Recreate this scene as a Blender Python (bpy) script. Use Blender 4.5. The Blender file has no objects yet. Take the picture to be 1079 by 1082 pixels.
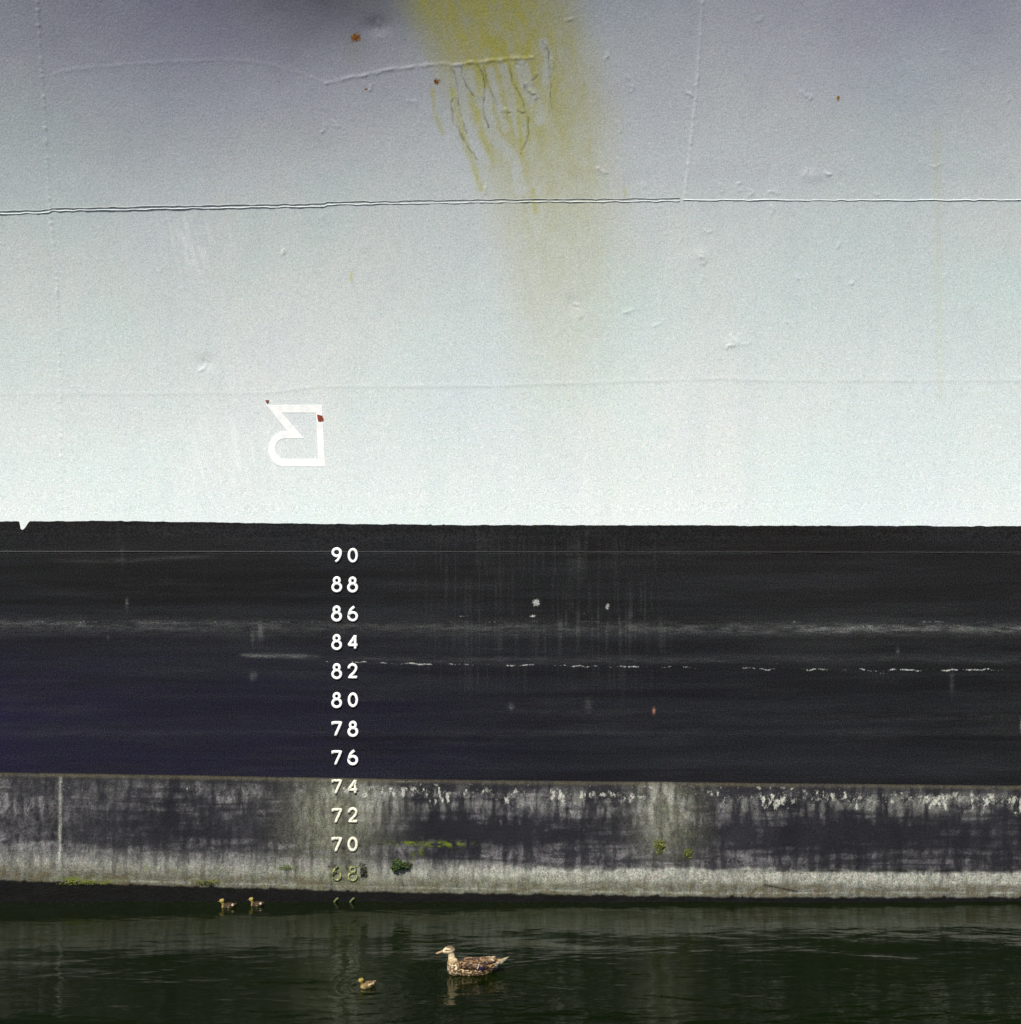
import bpy, bmesh, math, random
import numpy as np
from mathutils import Vector, Matrix

R = math.radians
random.seed(7)
scn = bpy.context.scene

# ------------------------------------------------------------------ camera
F, D, H = 1541.0, 10.1, 2.7            # focal length in photo pixels, distance to the hull, eye height
CX, CY = 539.5, 541.0
cam = bpy.data.cameras.new('camera')
cam.sensor_fit = 'HORIZONTAL'; cam.sensor_width = 36.0
cam.lens = F / 1079.0 * 36.0
cam.clip_start = 0.05; cam.clip_end = 2000
camo = bpy.data.objects.new('camera', cam)
scn.collection.objects.link(camo)
camo.location = (0, -D, H); camo.rotation_euler = (R(90), 0, 0)
scn.camera = camo

# ------------------------------------------------------------------ world, sun, exposure
SUN_EL, SUN_AZ = R(49), R(27)          # azimuth: to the left of the camera's back
w = bpy.data.worlds.new("World"); scn.world = w; w.use_nodes = True
nt = w.node_tree; nt.nodes.clear()
sky = nt.nodes.new('ShaderNodeTexSky'); sky.sky_type = 'NISHITA'; sky.sun_disc = False
sky.sun_elevation = SUN_EL
sky.sun_rotation = math.pi + SUN_AZ
bg = nt.nodes.new('ShaderNodeBackground'); bg.inputs['Strength'].default_value = 0.055
out = nt.nodes.new('ShaderNodeOutputWorld')
nt.links.new(sky.outputs[0], bg.inputs[0]); nt.links.new(bg.outputs[0], out.inputs[0])
sv = Vector((-math.sin(SUN_AZ) * math.cos(SUN_EL), -math.cos(SUN_AZ) * math.cos(SUN_EL), math.sin(SUN_EL)))
sl = bpy.data.lights.new('sun', 'SUN'); sl.energy = 4.6; sl.angle = R(0.55); sl.color = (1.0, 0.965, 0.9)
so = bpy.data.objects.new('sun', sl); scn.collection.objects.link(so)
so.rotation_euler = sv.to_track_quat('Z', 'Y').to_euler(); so.location = sv * 40
scn.view_settings.view_transform = 'Standard'; scn.view_settings.look = 'None'
scn.view_settings.gamma = 1.0; scn.view_settings.use_curve_mapping = False
scn.view_settings.exposure = 0.52

# ------------------------------------------------------------------ helpers
def tag(o, label=None, cat=None, group=None, kind=None):
    if label: o['label'] = label
    if cat: o['category'] = cat
    if group: o['group'] = group
    if kind: o['kind'] = kind
    return o

def link(name, me, mat=None, parent=None):
    o = bpy.data.objects.new(name, me); scn.collection.objects.link(o)
    if mat: me.materials.append(mat)
    if parent: o.parent = parent
    return o

def empty(name, loc=(0, 0, 0), rz=0):
    o = bpy.data.objects.new(name, None); scn.collection.objects.link(o)
    o.location = loc; o.rotation_euler = (0, 0, rz); o.empty_display_size = 0.1
    return o

def _h(ix, iy, s):
    n = (ix.astype(np.int64) * 374761393 + iy.astype(np.int64) * 668265263 + s * 982451653) & 0xffffffff
    n = ((n ^ (n >> 13)) * 1274126177) & 0xffffffff
    n = ((n ^ (n >> 16)) * 2246822519) & 0xffffffff
    return ((n ^ (n >> 15)) & 0xffffff) / float(0xffffff)

def vn(x, y, s=0):
    x, y = np.broadcast_arrays(np.asarray(x, float), np.asarray(y, float))
    ix, iy = np.floor(x), np.floor(y); fx, fy = x - ix, y - iy
    fx = fx * fx * fx * (fx * (fx * 6 - 15) + 10); fy = fy * fy * fy * (fy * (fy * 6 - 15) + 10)
    ix = ix.astype(np.int64); iy = iy.astype(np.int64)
    a, b, c, d = _h(ix, iy, s), _h(ix + 1, iy, s), _h(ix, iy + 1, s), _h(ix + 1, iy + 1, s)
    return (a * (1 - fx) + b * fx) * (1 - fy) + (c * (1 - fx) + d * fx) * fy

def fbm(x, y, s=0, o=4):
    t = 0; a = 1; n = 0
    for i in range(o):
        t = t + a * vn(x * 2 ** i + 17.3 * i, y * 2 ** i + 9.1 * i, s + i * 31); n += a; a *= .55
    return t / n

def ss(a, b, x):
    t = np.clip((x - a) / (b - a), 0, 1); return t * t * (3 - 2 * t)

def gs(x, c, w): return np.exp(-((x - c) / w) ** 2)
def blob(U, V, u, v, ru, rv): return np.exp(-(((U - u) / ru) ** 2 + ((V - v) / rv) ** 2))

def polydist(U, V, pts, lim=12):
    d = np.full(U.shape, 1e3)
    p = np.array(pts, float)
    m = (U > p[:, 0].min() - lim) & (U < p[:, 0].max() + lim) & (V > p[:, 1].min() - lim) & (V < p[:, 1].max() + lim)
    if not m.any(): return d
    u, v = U[m], V[m]; dd = np.full(u.shape, 1e3)
    for (x0, y0), (x1, y1) in zip(pts[:-1], pts[1:]):
        L = (x1 - x0) ** 2 + (y1 - y0) ** 2 + 1e-9
        t = np.clip(((u - x0) * (x1 - x0) + (v - y0) * (y1 - y0)) / L, 0, 1)
        dd = np.minimum(dd, np.hypot(u - x0 - t * (x1 - x0), v - y0 - t * (y1 - y0)))
    d[m] = dd
    return d

# ------------------------------------------------------------------ node material helper
class NM:
    def __init__(s, name):
        s.m = bpy.data.materials.new(name); s.m.use_nodes = True
        s.t = s.m.node_tree; s.t.nodes.clear()
        s.o = s.t.nodes.new('ShaderNodeOutputMaterial')
        s.b = s.t.nodes.new('ShaderNodeBsdfPrincipled')
        s.t.links.new(s.b.outputs[0], s.o.inputs[0])
    def n(s, ty, **k):
        x = s.t.nodes.new(ty)
        for a, v in k.items(): setattr(x, a, v)
        return x
    def put(s, sock, v):
        if isinstance(v, (int, float)): sock.default_value = v
        elif isinstance(v, (tuple, list)): sock.default_value = tuple(v) + (1,) * (4 - len(v)) if len(sock.default_value) == 4 else tuple(v)
        else: s.t.links.new(v, sock)
    def attr(s, name):
        a = s.n('ShaderNodeAttribute', attribute_name=name); return a.outputs['Fac']
    def cattr(s, name):
        a = s.n('ShaderNodeAttribute', attribute_name=name); return a.outputs['Color']
    def math(s, op, a, b=0.0, c=0.0, clamp=False):
        x = s.n('ShaderNodeMath', operation=op, use_clamp=clamp)
        s.put(x.inputs[0], a); s.put(x.inputs[1], b); s.put(x.inputs[2], c); return x.outputs[0]
    def mix(s, f, a, b, mode='MIX'):
        x = s.n('ShaderNodeMix', data_type='RGBA', blend_type=mode)
        s.put(x.inputs[0], f); s.put(x.inputs[6], a); s.put(x.inputs[7], b); return x.outputs[2]
    def noise(s, scale, sc=(1, 1, 1), detail=2, rough=.5, dist=0, color=False):
        tc = s.n('ShaderNodeTexCoord'); mp = s.n('ShaderNodeMapping')
        mp.inputs['Scale'].default_value = sc
        s.t.links.new(tc.outputs['Object'], mp.inputs[0])
        x = s.n('ShaderNodeTexNoise'); x.inputs['Scale'].default_value = scale
        x.inputs['Detail'].default_value = detail; x.inputs['Roughness'].default_value = rough
        x.inputs['Distortion'].default_value = dist
        s.t.links.new(mp.outputs[0], x.inputs['Vector']); return x.outputs['Color' if color else 'Fac']
    def voro(s, scale, sc=(1, 1, 1), feature='F1'):
        tc = s.n('ShaderNodeTexCoord'); mp = s.n('ShaderNodeMapping')
        mp.inputs['Scale'].default_value = sc
        s.t.links.new(tc.outputs['Object'], mp.inputs[0])
        x = s.n('ShaderNodeTexVoronoi', feature=feature); x.inputs['Scale'].default_value = scale
        s.t.links.new(mp.outputs[0], x.inputs['Vector']); return x.outputs['Distance']
    def rng(s, v, a, b, c=0.0, d=1.0):
        x = s.n('ShaderNodeMapRange', clamp=True)
        for i, q in enumerate((v, a, b, c, d)): s.put(x.inputs[i], q)
        return x.outputs[0]
    def bump(s, h, strength=.3, dist=.01):
        x = s.n('ShaderNodeBump'); x.inputs['Strength'].default_value = strength
        x.inputs['Distance'].default_value = dist
        s.put(x.inputs['Height'], h); s.t.links.new(x.outputs[0], s.b.inputs['Normal'])
    def setp(s, **k):
        for a, v in k.items(): s.put(s.b.inputs[a.replace('_', ' ')], v)
        return s
    def grain(s, col, amt, scale=170):
        """fine mottling of weathered paint: brightness and a little colour"""
        g = s.noise(scale, detail=1, rough=.8)
        f = s.rng(g, .28, .72, 1 - amt, 1 + amt)
        x = s.n('ShaderNodeVectorMath', operation='SCALE'); s.put(x.inputs[0], col); s.put(x.inputs['Scale'], f)
        c = s.noise(scale * .5, detail=2, rough=.8, color=True)
        y = s.n('ShaderNodeVectorMath', operation='MULTIPLY_ADD')
        s.put(y.inputs[0], c); y.inputs[1].default_value = (amt * 1.2,) * 3; y.inputs[2].default_value = (1 - amt * .6,) * 3
        z = s.n('ShaderNodeVectorMath', operation='MULTIPLY')
        s.t.links.new(x.outputs[0], z.inputs[0]); s.t.links.new(y.outputs[0], z.inputs[1]); return z.outputs[0]

# ------------------------------------------------------------------ hull shape
ZF = 2.35      # height where the side starts to flare out
def flare(x, z):
    """how far the side leans out over the water"""
    d = np.maximum(z - ZF, 0)
    a = 0.068 + 0.013 * ss(1.5, -3.5, x)
    return np.where(d < 3.9, a * d * d, a * (3.9 ** 2 + 7.8 * (d - 3.9)))

def hit(u, v, lift=0.0):
    """the hull point seen at photo pixel (u, v), lifted off the plating"""
    dx, dz = (u - CX) / F, (CY - v) / F
    y = 0.0
    for _ in range(30):
        t = D + y; x = dx * t; z = H + dz * t
        y = -float(flare(np.float64(x), np.float64(z)))
    e = 1e-3
    sz = float(flare(np.float64(x), np.float64(z + e)) - flare(np.float64(x), np.float64(z - e))) / (2 * e)
    n = Vector((0, -1, -sz)).normalized()
    return Vector((x, y, z)) + n * lift, n

def z_base(v): return H + (CY - v) / F * D          # on the upright part of the side
def lerp_tab(tab):
    xs = np.array([a for a, b in tab], float); ys = np.array([b for a, b in tab], float)
    return lambda u: np.interp(u, xs, ys)
v_black = lerp_tab([(-400, 549), (0, 551), (120, 550.5), (300, 553), (470, 554.5), (700, 555), (1079, 556), (1500, 557)])
v_belt = lerp_tab([(-400, 813), (0, 816), (200, 819), (420, 823), (700, 826), (1079, 830), (1500, 833)])
v_wet = lerp_tab([(-400, 924), (0, 930), (130, 934), (400, 942), (600, 945), (800, 947.5), (1079, 948), (1500, 949)])

def u_of(x): return CX + F * x / D

# dents, ridges and blisters of the plating: (polyline in photo pixels, width px, height m)
ridges = [
 ([(58, 77), (75, 73), (110, 70), (150, 67), (200, 64), (245, 63), (285, 68), (315, 76), (345, 88)], 1.3, .0007),
 ([(345, 88), (370, 82), (400, 76), (430, 71), (455, 68), (480, 68), (505, 65.5), (530, 63), (563, 61)], 1.3, .0022),
]
rnd = random.Random(3)
spots = [(638,182),(632,178),(607,320),(611,327),(740,272),(745,243),(775,360),(786,364),(768,369),(725,97),(733,92),(662,80),(668,92),
         (850,186),(872,182),(762,204),(783,202),(793,200),(812,203),(815,217),(890,203),(925,205),(701,224),(720,250),(741,297),
         (846,97),(855,104),(1065,101),(640,62),(217,383),(214,378),(390,95),(342,131),(352,129),(340,226),(300,265),(168,290),
         (885,262),(1010,250),(985,175),(598,22),(800,22),(996,60),(552,92),(547,115),(534,115),(560,95),(576,45),(582,70),
         (840,290),(900,300),(655,140),(678,195),(512,205),(440,110),(398,32),(402,27),(660,330),(690,345),(830,340),(930,330)]
for (u, v) in spots:
    p = [(u, v)]; a = rnd.uniform(-.8, .8)
    for k in range(rnd.randint(2, 5)):
        a += rnd.uniform(-1.5, 1.5); L = rnd.uniform(1.5, 3.4)
        p.append((p[-1][0] + L * math.cos(a), p[-1][1] + L * math.sin(a)))
    ridges.append((p, rnd.uniform(1.0, 1.5), rnd.uniform(.0010, .0028)))
cracks = [  # edges of the blistered paint under the long ridge
 [(478, 72), (482, 84), (484, 100), (487, 118), (491, 136), (494, 141)],
 [(487, 70), (489, 80), (494, 92), (500, 100), (506, 104)],
 [(505, 68), (510, 78), (513, 92), (511, 108), (513, 125), (517, 134)],
 [(512, 70), (514, 84), (519, 98), (525, 112)],
 [(538, 70), (541, 85), (548, 98), (553, 108), (557, 122), (559, 138), (556, 150), (552, 160)],
 [(545, 68), (551, 70), (556, 66)],
 [(553, 90), (558, 97), (561, 99), (568, 100)],
 [(562, 86), (568, 80)],
 [(574, 44), (580, 56), (581, 70), (583, 90), (583, 112)],
 [(530, 118), (533, 120), (538, 120)], [(547, 117), (551, 119), (555, 119)],
 [(479, 104), (477, 113), (480, 130), (488, 144), (497, 158), (505, 168)],
]
dents = [(217, 383, 9, 7, -.006), (398, 28, 14, 10, -.007), (606, 322, 8, 9, -.004), (741, 270, 9, 7, .003), (300, 120, 60, 35, .004),
         (775, 362, 10, 5, .003), (858, 186, 12, 6, .003), (150, 180, 90, 60, -.004), (850, 120, 110, 60, .004), (420, 330, 90, 50, -.003),
         (950, 360, 100, 60, -.003), (640, 460, 110, 40, .003), (120, 460, 90, 45, -.003)]

def relief(U, V, x, z):
    """bumps out of the plating, metres"""
    r = 0.0035 * (fbm(x * 1.1, z * .8, 5, 3) - .5) + .0007 * (fbm(x * 9, z * 6, 8, 3) - .5)
    wv = vn(U / 7, V / 5, 93)
    Uw = U + 3 * (fbm(U / 9, V / 9, 91, 2) - .5); Vw = V + 3 * (fbm(U / 8, V / 8, 92, 2) - .5)
    for p, wd, h in ridges:
        d = polydist(Uw, Vw, p); r = r + h * np.exp(-(d / wd) ** 2) * (.3 + 1.3 * wv)
    for p in cracks:
        d = polydist(Uw, Vw, p); r = r - .0005 * np.exp(-(d / 1.0) ** 2) * (.2 + 1.4 * wv) + .0004 * np.exp(-((d - 2.4) / 1.4) ** 2)
    for (u, v, ru, rv, h) in dents:
        r = r + .85 * h * blob(U, V, u, v, ru, rv)
    # the faint lower seam across the pale paint, and the long upright welds
    vs = lerp_tab([(-400, 424), (0, 416), (130, 416), (280, 415), (340, 408), (500, 408), (600, 405), (760, 400), (820, 402), (1079, 402), (1500, 403)])(U)
    vs = vs + 1.2 * (fbm(U / 40, U * 0, 4, 2) - .5)
    r = r + .0007 * gs(V, vs, 1.8) * (.35 + .65 * vn(U / 60, 0 * U, 6))
    lu = lerp_tab([(-200, 36), (0, 39), (120, 47), (215, 52), (300, 60), (420, 64), (560, 65), (950, 64)])(V)
    beadn = vn(V / 2.2, 0 * V, 11)
    r = r + (.0004 + .0028 * beadn ** 3) * gs(U, lu, 1.7) * np.where(V > 570, .6, 1) 
    ru_ = lerp_tab([(-200, 746), (0, 743), (100, 736), (211, 723)])(V)
    r = r + (.0009 + .0022 * vn(V / 3.1, 0 * V, 12) ** 2) * gs(U, ru_, 1.5) * (V < 212)
    return r

def grid_mesh(X2, Y2, Z2):
    ny, nx = X2.shape
    co = np.stack([X2, Y2, Z2], -1).reshape(-1, 3).astype(np.float32)
    i = np.arange(ny * nx).reshape(ny, nx)
    f = np.stack([i[:-1, :-1], i[:-1, 1:], i[1:, 1:], i[1:, :-1]], -1).reshape(-1, 4).astype(np.int32)
    me = bpy.data.meshes.new('mesh')
    me.vertices.add(len(co)); me.vertices.foreach_set('co', co.ravel())
    me.loops.add(f.size); me.loops.foreach_set('vertex_index', f.ravel())
    me.polygons.add(len(f)); me.polygons.foreach_set('loop_start', np.arange(0, f.size, 4, dtype=np.int32))
    me.polygons.foreach_set('use_smooth', np.ones(len(f), dtype=bool))
    me.update(); me.validate()
    return me

def put_attr(me, name, arr):
    a = me.attributes.new(name, 'FLOAT', 'POINT')
    a.data.foreach_set('value', np.ascontiguousarray(arr, dtype=np.float32).ravel())

XH = np.concatenate([np.linspace(-32, -4.5, 56)[:-1], np.arange(-4.5, 4.5, .0072), np.linspace(4.5, 32, 56)])
def edge_wobble(U):
    return .7 * (fbm(U / 9, U * 0, 2, 3) - .5) * 2 + .5 * (vn(U / 60, U * 0, 3) - .5)
UH = u_of(XH)
vb = v_black(UH) + edge_wobble(UH)
vb = vb - 1.0 * ss(452, 456, UH) * ss(471, 468, UH) + 1.3 * ss(455, 457, UH) * ss(469, 467, UH)
vb = vb + 9 * ss(20.5, 22.5, UH) * ss(33, 24, UH)       # the white dribble over the edge
zb = H + (CY - vb) / F * D
zt = H + (CY - (v_belt(UH) + .4 * edge_wobble(UH))) / F * D
def rows(z0, z1, n, warp=None):
    t = np.linspace(0, 1, n)[:, None]
    return z0[None, :] * (1 - t) + z1[None, :] * t
def side(z0, z1, n, off=0.0):
    Z = rows(z0, z1, n); X = np.broadcast_to(XH[None, :], Z.shape).copy()
    Y = -flare(X, Z)
    U = CX + F * X / (D + Y); V = CY - F * (Z - H) / (D + Y)
    r = relief(U, V, X, Z)
    return X, Y - r - off, Z, U, V

# ------------------------------------------------------------------ materials of the ship
def mat_topside():
    m = NM('pale grey topside paint')
    big = m.noise(.55, (1, 1, .7), 3)
    base = m.mix(m.rng(big, .35, .65), (.60, .662, .668), (.668, .700, .690))
    tint = m.noise(.9, (1, 1, 1.2), 3, .6)
    base = m.mix(m.rng(tint, .50, .72, 0, .6), base, (.615, .655, .69))
    base = m.mix(m.rng(tint, .50, .30, 0, .6), base, (.565, .69, .68))
    st = m.noise(5, (1, 1, .05), 3, .6)
    base = m.mix(m.rng(st, .5, .8, 0, .22), base, (.46, .53, .56))
    st2 = m.noise(2.2, (1, 1, .06), 3, .6)
    base = m.mix(m.rng(st2, .55, .75, 0, .12), base, (.74, .72, .58))
    mott = m.noise(26, (1, 1, 1), 4, .7)
    base = m.mix(m.rng(mott, .3, .75, 0, .14), base, (.5, .52, .52))
    base = m.mix(m.attr('scuff'), base, (.84, .87, .88))
    base = m.mix(m.attr('shade_drips'), base, (.33, .315, .47))
    base = m.mix(m.attr('dark_top'), base, (.10, .10, .105))
    yn = m.noise(20, (1, 1, .10), 5, .7)
    yf = m.math('MULTIPLY', m.attr('yellow'), m.rng(yn, .30, .68, .55, 1.15), clamp=True)
    base = m.mix(yf, base, (.45, .42, .12))
    base = m.mix(m.attr('drip'), base, (.46, .44, .05))
    base = m.mix(m.attr('crack'), base, (.13, .13, .07))
    rn = m.noise(42, (1, 1, 1), 4, .7)
    rf = m.rng(m.math('ADD', m.attr('rust'), m.math('MULTIPLY', rn, 1.3)), 1.06, 1.26)
    rc = m.mix(m.rng(m.noise(75, detail=2), .35, .62), (.09, .035, .012), (.42, .17, .02))
    base = m.mix(rf, base, rc)
    base = m.mix(m.attr('primer'), base, (.20, .035, .018))
    base = m.grain(base, .22, 140)
    m.setp(Base_Color=base, Roughness=.62, IOR=1.35)
    h = m.math('ADD', m.noise(60, detail=4, rough=.6), m.math('MULTIPLY', m.noise(9, detail=3), .9))
    m.bump(h, .5, .0016)
    return m.m

def mat_black():
    m = NM('black hull paint')
    big = m.noise(.8, (.35, 1, 1.6), 4, .6)
    base = m.mix(m.rng(big, .3, .7), (.0054, .0056, .0062), (.0112, .0116, .0122))
    bands = m.noise(9, (.03, 1, 1), 5, .65)
    base = m.mix(m.rng(bands, .42, .68, 0, .8), base, (.0165, .0185, .0215))
    st = m.noise(24, (1, 1, .03), 3, .6)
    base = m.mix(m.rng(st, .55, .8, 0, .05), base, (.035, .035, .037))
    base = m.mix(m.attr('warm'), base, (.0125, .0102, .0096))
    base = m.mix(m.attr('cool'), base, (.0115, .0095, .0275))
    pn = m.noise(34, (.22, 1, 1.3), 6, .8)
    smear = m.noise(6, (.12, 1, 1.2), 6, .75)
    base = m.mix(m.rng(smear, .5, .78, 0, .30), base, (.040, .042, .045))
    pf = m.math('MULTIPLY', m.attr('pale'), m.rng(pn, .38, .64, .12, 1.25), clamp=True)
    base = m.mix(pf, base, (.16, .165, .16))
    sp = m.noise(95, (.8, 1, .9), 3, .75)
    sf = m.rng(m.math('ADD', m.attr('speck'), sp), .94, 1.18)
    base = m.mix(sf, base, (.30, .31, .30))
    base = m.mix(m.attr('pink'), base, (.55, .26, .18))
    base = m.grain(base, .75, 115)
    m.setp(Base_Color=base, Roughness=.6, IOR=1.16)
    h = m.math('ADD', m.noise(70, detail=4, rough=.6), m.noise(9, (.5, 1, 1), detail=3))
    m.bump(h, .4, .0018)
    return m.m

def mat_belt():
    m = NM('fouled waterline paint')
    big = m.noise(2.0, (1, 1, .6), 5, .65)
    dark = m.mix(m.rng(big, .3, .7), (.0082, .0082, .0112), (.0200, .0195, .0245))
    mid = m.noise(17, (1, 1, .7), 8, .85, .6)
    f1 = m.math('MULTIPLY', m.attr('film'), m.rng(mid, .40, .62, .06, 1.5), clamp=True)
    base = m.mix(f1, dark, (.150, .144, .150))
    sal = m.noise(30, (1, 1, .45), 5, .75)
    f2 = m.math('MULTIPLY', m.attr('salt'), m.rng(sal, .34, .62, .30, 1.15), clamp=True)
    base = m.mix(f2, base, (.42, .425, .37))
    base = m.mix(m.math('MULTIPLY', m.attr('green'), m.rng(sal, .35, .6, .2, 1)), base, (.20, .205, .125))
    base = m.mix(m.attr('brown'), base, (.085, .072, .04))
    sp = m.noise(80, (1, 1, .8), 5, .85)
    sf = m.rng(m.math('ADD', m.attr('speck'), sp), .98, 1.22)
    base = m.mix(m.math('MULTIPLY', sf, .85), base, (.47, .475, .41))
    pit = m.noise(75, (1, 1, 1), 4, .75)
    base = m.mix(m.rng(m.math('ADD', pit, m.attr('salt')), 1.45, 1.62, 0, .65), base, (.09, .08, .06))
    base = m.mix(m.attr('algae'), base, (.10, .13, .01))
    base = m.mix(m.attr('dark'), base, (.0032, .0030, .0036))
    base = m.grain(base, .45, 125)
    rough = m.rng(m.attr('dark'), 0, 1, .75, .42)
    m.setp(Base_Color=base, Roughness=rough, IOR=1.25)
    h = m.math('ADD', m.noise(60, detail=5, rough=.7), m.noise(14, (.5, 1, 1), detail=3))
    m.bump(h, .7, .006)
    return m.m

def simple(name, col, rough=.6, amt=.1, scale=150, bump=.3):
    m = NM(name); m.setp(Base_Color=m.grain(m.mix(m.rng(m.noise(20, detail=3), .3, .7), tuple(c * .85 for c in col), col), amt, scale), Roughness=rough, IOR=1.35)
    m.bump(m.noise(120, detail=3), bump, .003); return m.m

M_top, M_black, M_belt = mat_topside(), mat_black(), mat_belt()
M_pale = simple('pale weld paint', (.66, .69, .70), .6)
M_dgrey = simple('dark grey weld paint', (.32, .33, .33), .7)  # darker tone for the upper bead of the double seam
M_white = simple('white mark paint', (.92, .92, .91), .55, .04)
M_wdig = NM('worn white mark paint')
_a = M_wdig.mix(M_wdig.rng(M_wdig.noise(75, detail=4, rough=.75), .60, .70), (.88, .88, .86), (.30, .30, .30))
M_wdig.setp(Base_Color=M_wdig.grain(_a, .10, 130), Roughness=.6); M_wdig = M_wdig.m
M_dweld = simple('black weld paint', (.02, .02, .022), .5, .3)

# ------------------------------------------------------------------ the ship
ship = empty('ship', (0, 0, 0))
tag(ship, "moored ship with pale grey and black side and a column of white draft numbers", 'ship')

# --- topside
zt_top = np.full_like(XH, 7.6)
X, Y, Z, U, V = side(zb, zt_top, 640)
me = grid_mesh(X, Y, Z)
# yellow-olive run-off from an overboard drain above
lo = np.interp(V, [-300, 0, 60, 100, 150, 220, 300, 400, 520], [370, 405, 436, 452, 474, 500, 512, 520, 530])
hi = np.interp(V, [-300, 0, 60, 120, 200, 300, 400, 520], [655, 640, 655, 680, 695, 700, 695, 690])
amp = np.interp(V, [-300, 0, 60, 110, 170, 230, 320, 420, 520], [1.0, .98, .92, .74, .56, .40, .24, .09, 0])
wob = 18 * (fbm(U / 60, V / 90, 21, 3) - .5)
yel = amp * ss(0, 60, U + wob - lo) ** .8 * ss(0, 100, hi - U - wob * 1.5)
yel *= .78 + .5 * fbm((U - V * .18) / 13, V / 130, 22, 3)
yel += .10 * ss(0, 1, np.exp(-((U - 372 - V * .02) / 12) ** 2)) * ss(30, 60, V) * ss(75, 60, V)
# bare patches where the stained coat has peeled
peel = np.zeros_like(U)
for (pts, wd) in [([(484, 72), (487, 100), (494, 135), (500, 150), (514, 168)], 6.5), ([(494, 78), (499, 98), (506, 108)], 6.5),
                  ([(512, 98), (514, 112), (519, 140), (532, 156), (543, 168), (550, 200)], 6.5), ([(518, 74), (524, 100), (534, 135)], 4),
                  ([(552, 70), (556, 90), (566, 108), (570, 125)], 7), ([(574, 44), (579, 60), (577, 85)], 5), ([(532, 72), (542, 110), (548, 140)], 5)]:
    d = polydist(U, V, pts, 30) + 3 * (fbm(U / 5, V / 5, 23, 2) - .5)
    peel = np.maximum(peel, ss(wd + 1.5, wd - 2.0, d))
yel *= 1 - .58 * peel * (.5 + .8 * fbm(U / 6, V / 14, 123, 3))
drip = np.zeros_like(U)
for pts, wd in [([(503, 68), (507, 82), (508, 100)], 2.6), ([(511, 72), (513, 90)], 1.8), ([(540, 70), (542, 84), (549, 100), (553, 115)], 2.2),
                ([(478, 95), (483, 118), (491, 150), (502, 178), (508, 200)], 3.2), ([(497, 100), (505, 125), (512, 150), (522, 170)], 3.6),
                ([(546, 110), (551, 150), (553, 170)], 2.4), ([(556, 118), (560, 135), (559, 147)], 2.0), ([(565, 110), (563, 128)], 2),
                ([(371, 288), (371, 296)], 1.6), ([(457, 95), (460, 120), (468, 140)], 2.5), ([(563, 200), (566, 225)], 2),
                ([(660, 200), (661, 206)], 2), ([(990, 130), (993, 420)], 4)]:
    d = polydist(U, V, pts, 14)
    k = .13 if pts[0][0] == 990 else .62
    drip = np.maximum(drip, k * np.exp(-(d / wd) ** 2) * (.4 + .8 * vn(U / 3, V / 9, 24)))
crack = np.zeros_like(U)
for p in cracks:
    crack = np.maximum(crack, .8 * np.exp(-(polydist(U + 3 * (fbm(U / 9, V / 9, 91, 2) - .5), V + 3 * (fbm(U / 8, V / 8, 92, 2) - .5), p) / .8) ** 2) * (.1 + 1.2 * vn(U / 4, V / 5, 25)))
vs = lerp_tab([(-400, 424), (0, 416), (130, 416), (280, 415), (340, 408), (500, 408), (600, 405), (760, 400), (820, 402), (1079, 402), (1500, 403)])(U)
crack = np.maximum(crack, .10 * gs(V, vs + 1.5, 1.3) * (.3 + vn(U / 25, 0 * U, 26)))
scuff = .55 * np.exp(-(polydist(U, V, ridges[1][0]) / 1.8) ** 2) + .28 * np.exp(-(polydist(U, V, ridges[0][0]) / 1.8) ** 2)
scuff *= (.5 + .7 * vn(U / 6, V / 6, 27))
sc = fbm((U - V * .3) / 4, V / 30, 28, 3)
scuff += .5 * ss(.52, .72, sc) * (blob(U, V, 205, 255, 32, 40) + .5 * blob(U, V, 240, 480, 60, 60) + .4 * blob(U, V, 95, 385, 6, 12))
scuff += .30 * np.exp(-(polydist(U, V, [(742, 0), (736, 100), (723, 211)]) / 2) ** 2)
dark_top = .42 * blob(U, V, 350, -25, 95, 62) + .26 * blob(U, V, 330, -20, 170, 100) + .22 * blob(U, V, 470, -30, 130, 60)  # darkens the paint towards the top, left of centre
dark_top *= .85 + .3 * fbm(U / 40, V / 40, 29, 3)
shade_drips = .75 * ss(330, -60, V) * (.45 + .7 * blob(U, V, 230, 0, 260, 240) + .5 * blob(U, V, 960, -40, 230, 200)) + .10 * gs(V, 183, 9) * ss(560, 640, U) * fbm(U / 8, V / 20, 30, 2)  # bluish shade of the overhanging top put into the colour, plus a faint drip row
shade_drips *= .8 + .4 * fbm(U / 70, V / 50, 31, 3)
rust = np.zeros_like(U)
for u, v, ru, rv, k in [(376, 40, 6.5, 5.5, .85), (380, 47, 7, 5, .35), (387, 94, 3, 3, .6), (383, 92, 1.6, 1.2, .5), (462, 86, 4.5, 5, .72), (886, 104, 1.8, 4, .8),
                        (295, 86, 2, 2, .45), (370, 292, 2, 3, .4), (552, 147, 2.5, 2, .5), (560, 125, 1.6, 2, .4), (506, 152, 2, 2, .4), (375, 86, 1.2, 1.2, .5),
                        (497, 167, 1.2, 1.2, .5), (550, 162, 1.6, 2, .5), (357, 217, 2, 1, .4), (560, 86, 1.4, 1.2, .3)]:
    rust = np.maximum(rust, k * blob(U, V, u, v, ru * 1.15, rv * 1.15))
for n_, a_ in (('yellow', np.clip(yel, 0, 1)), ('drip', drip), ('crack', crack), ('scuff', np.clip(scuff, 0, 1)), ('dark_top', np.clip(dark_top, 0, .9)), ('shade_drips', np.clip(shade_drips, 0, .9)),
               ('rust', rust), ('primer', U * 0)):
    put_attr(me, n_, a_)
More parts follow.
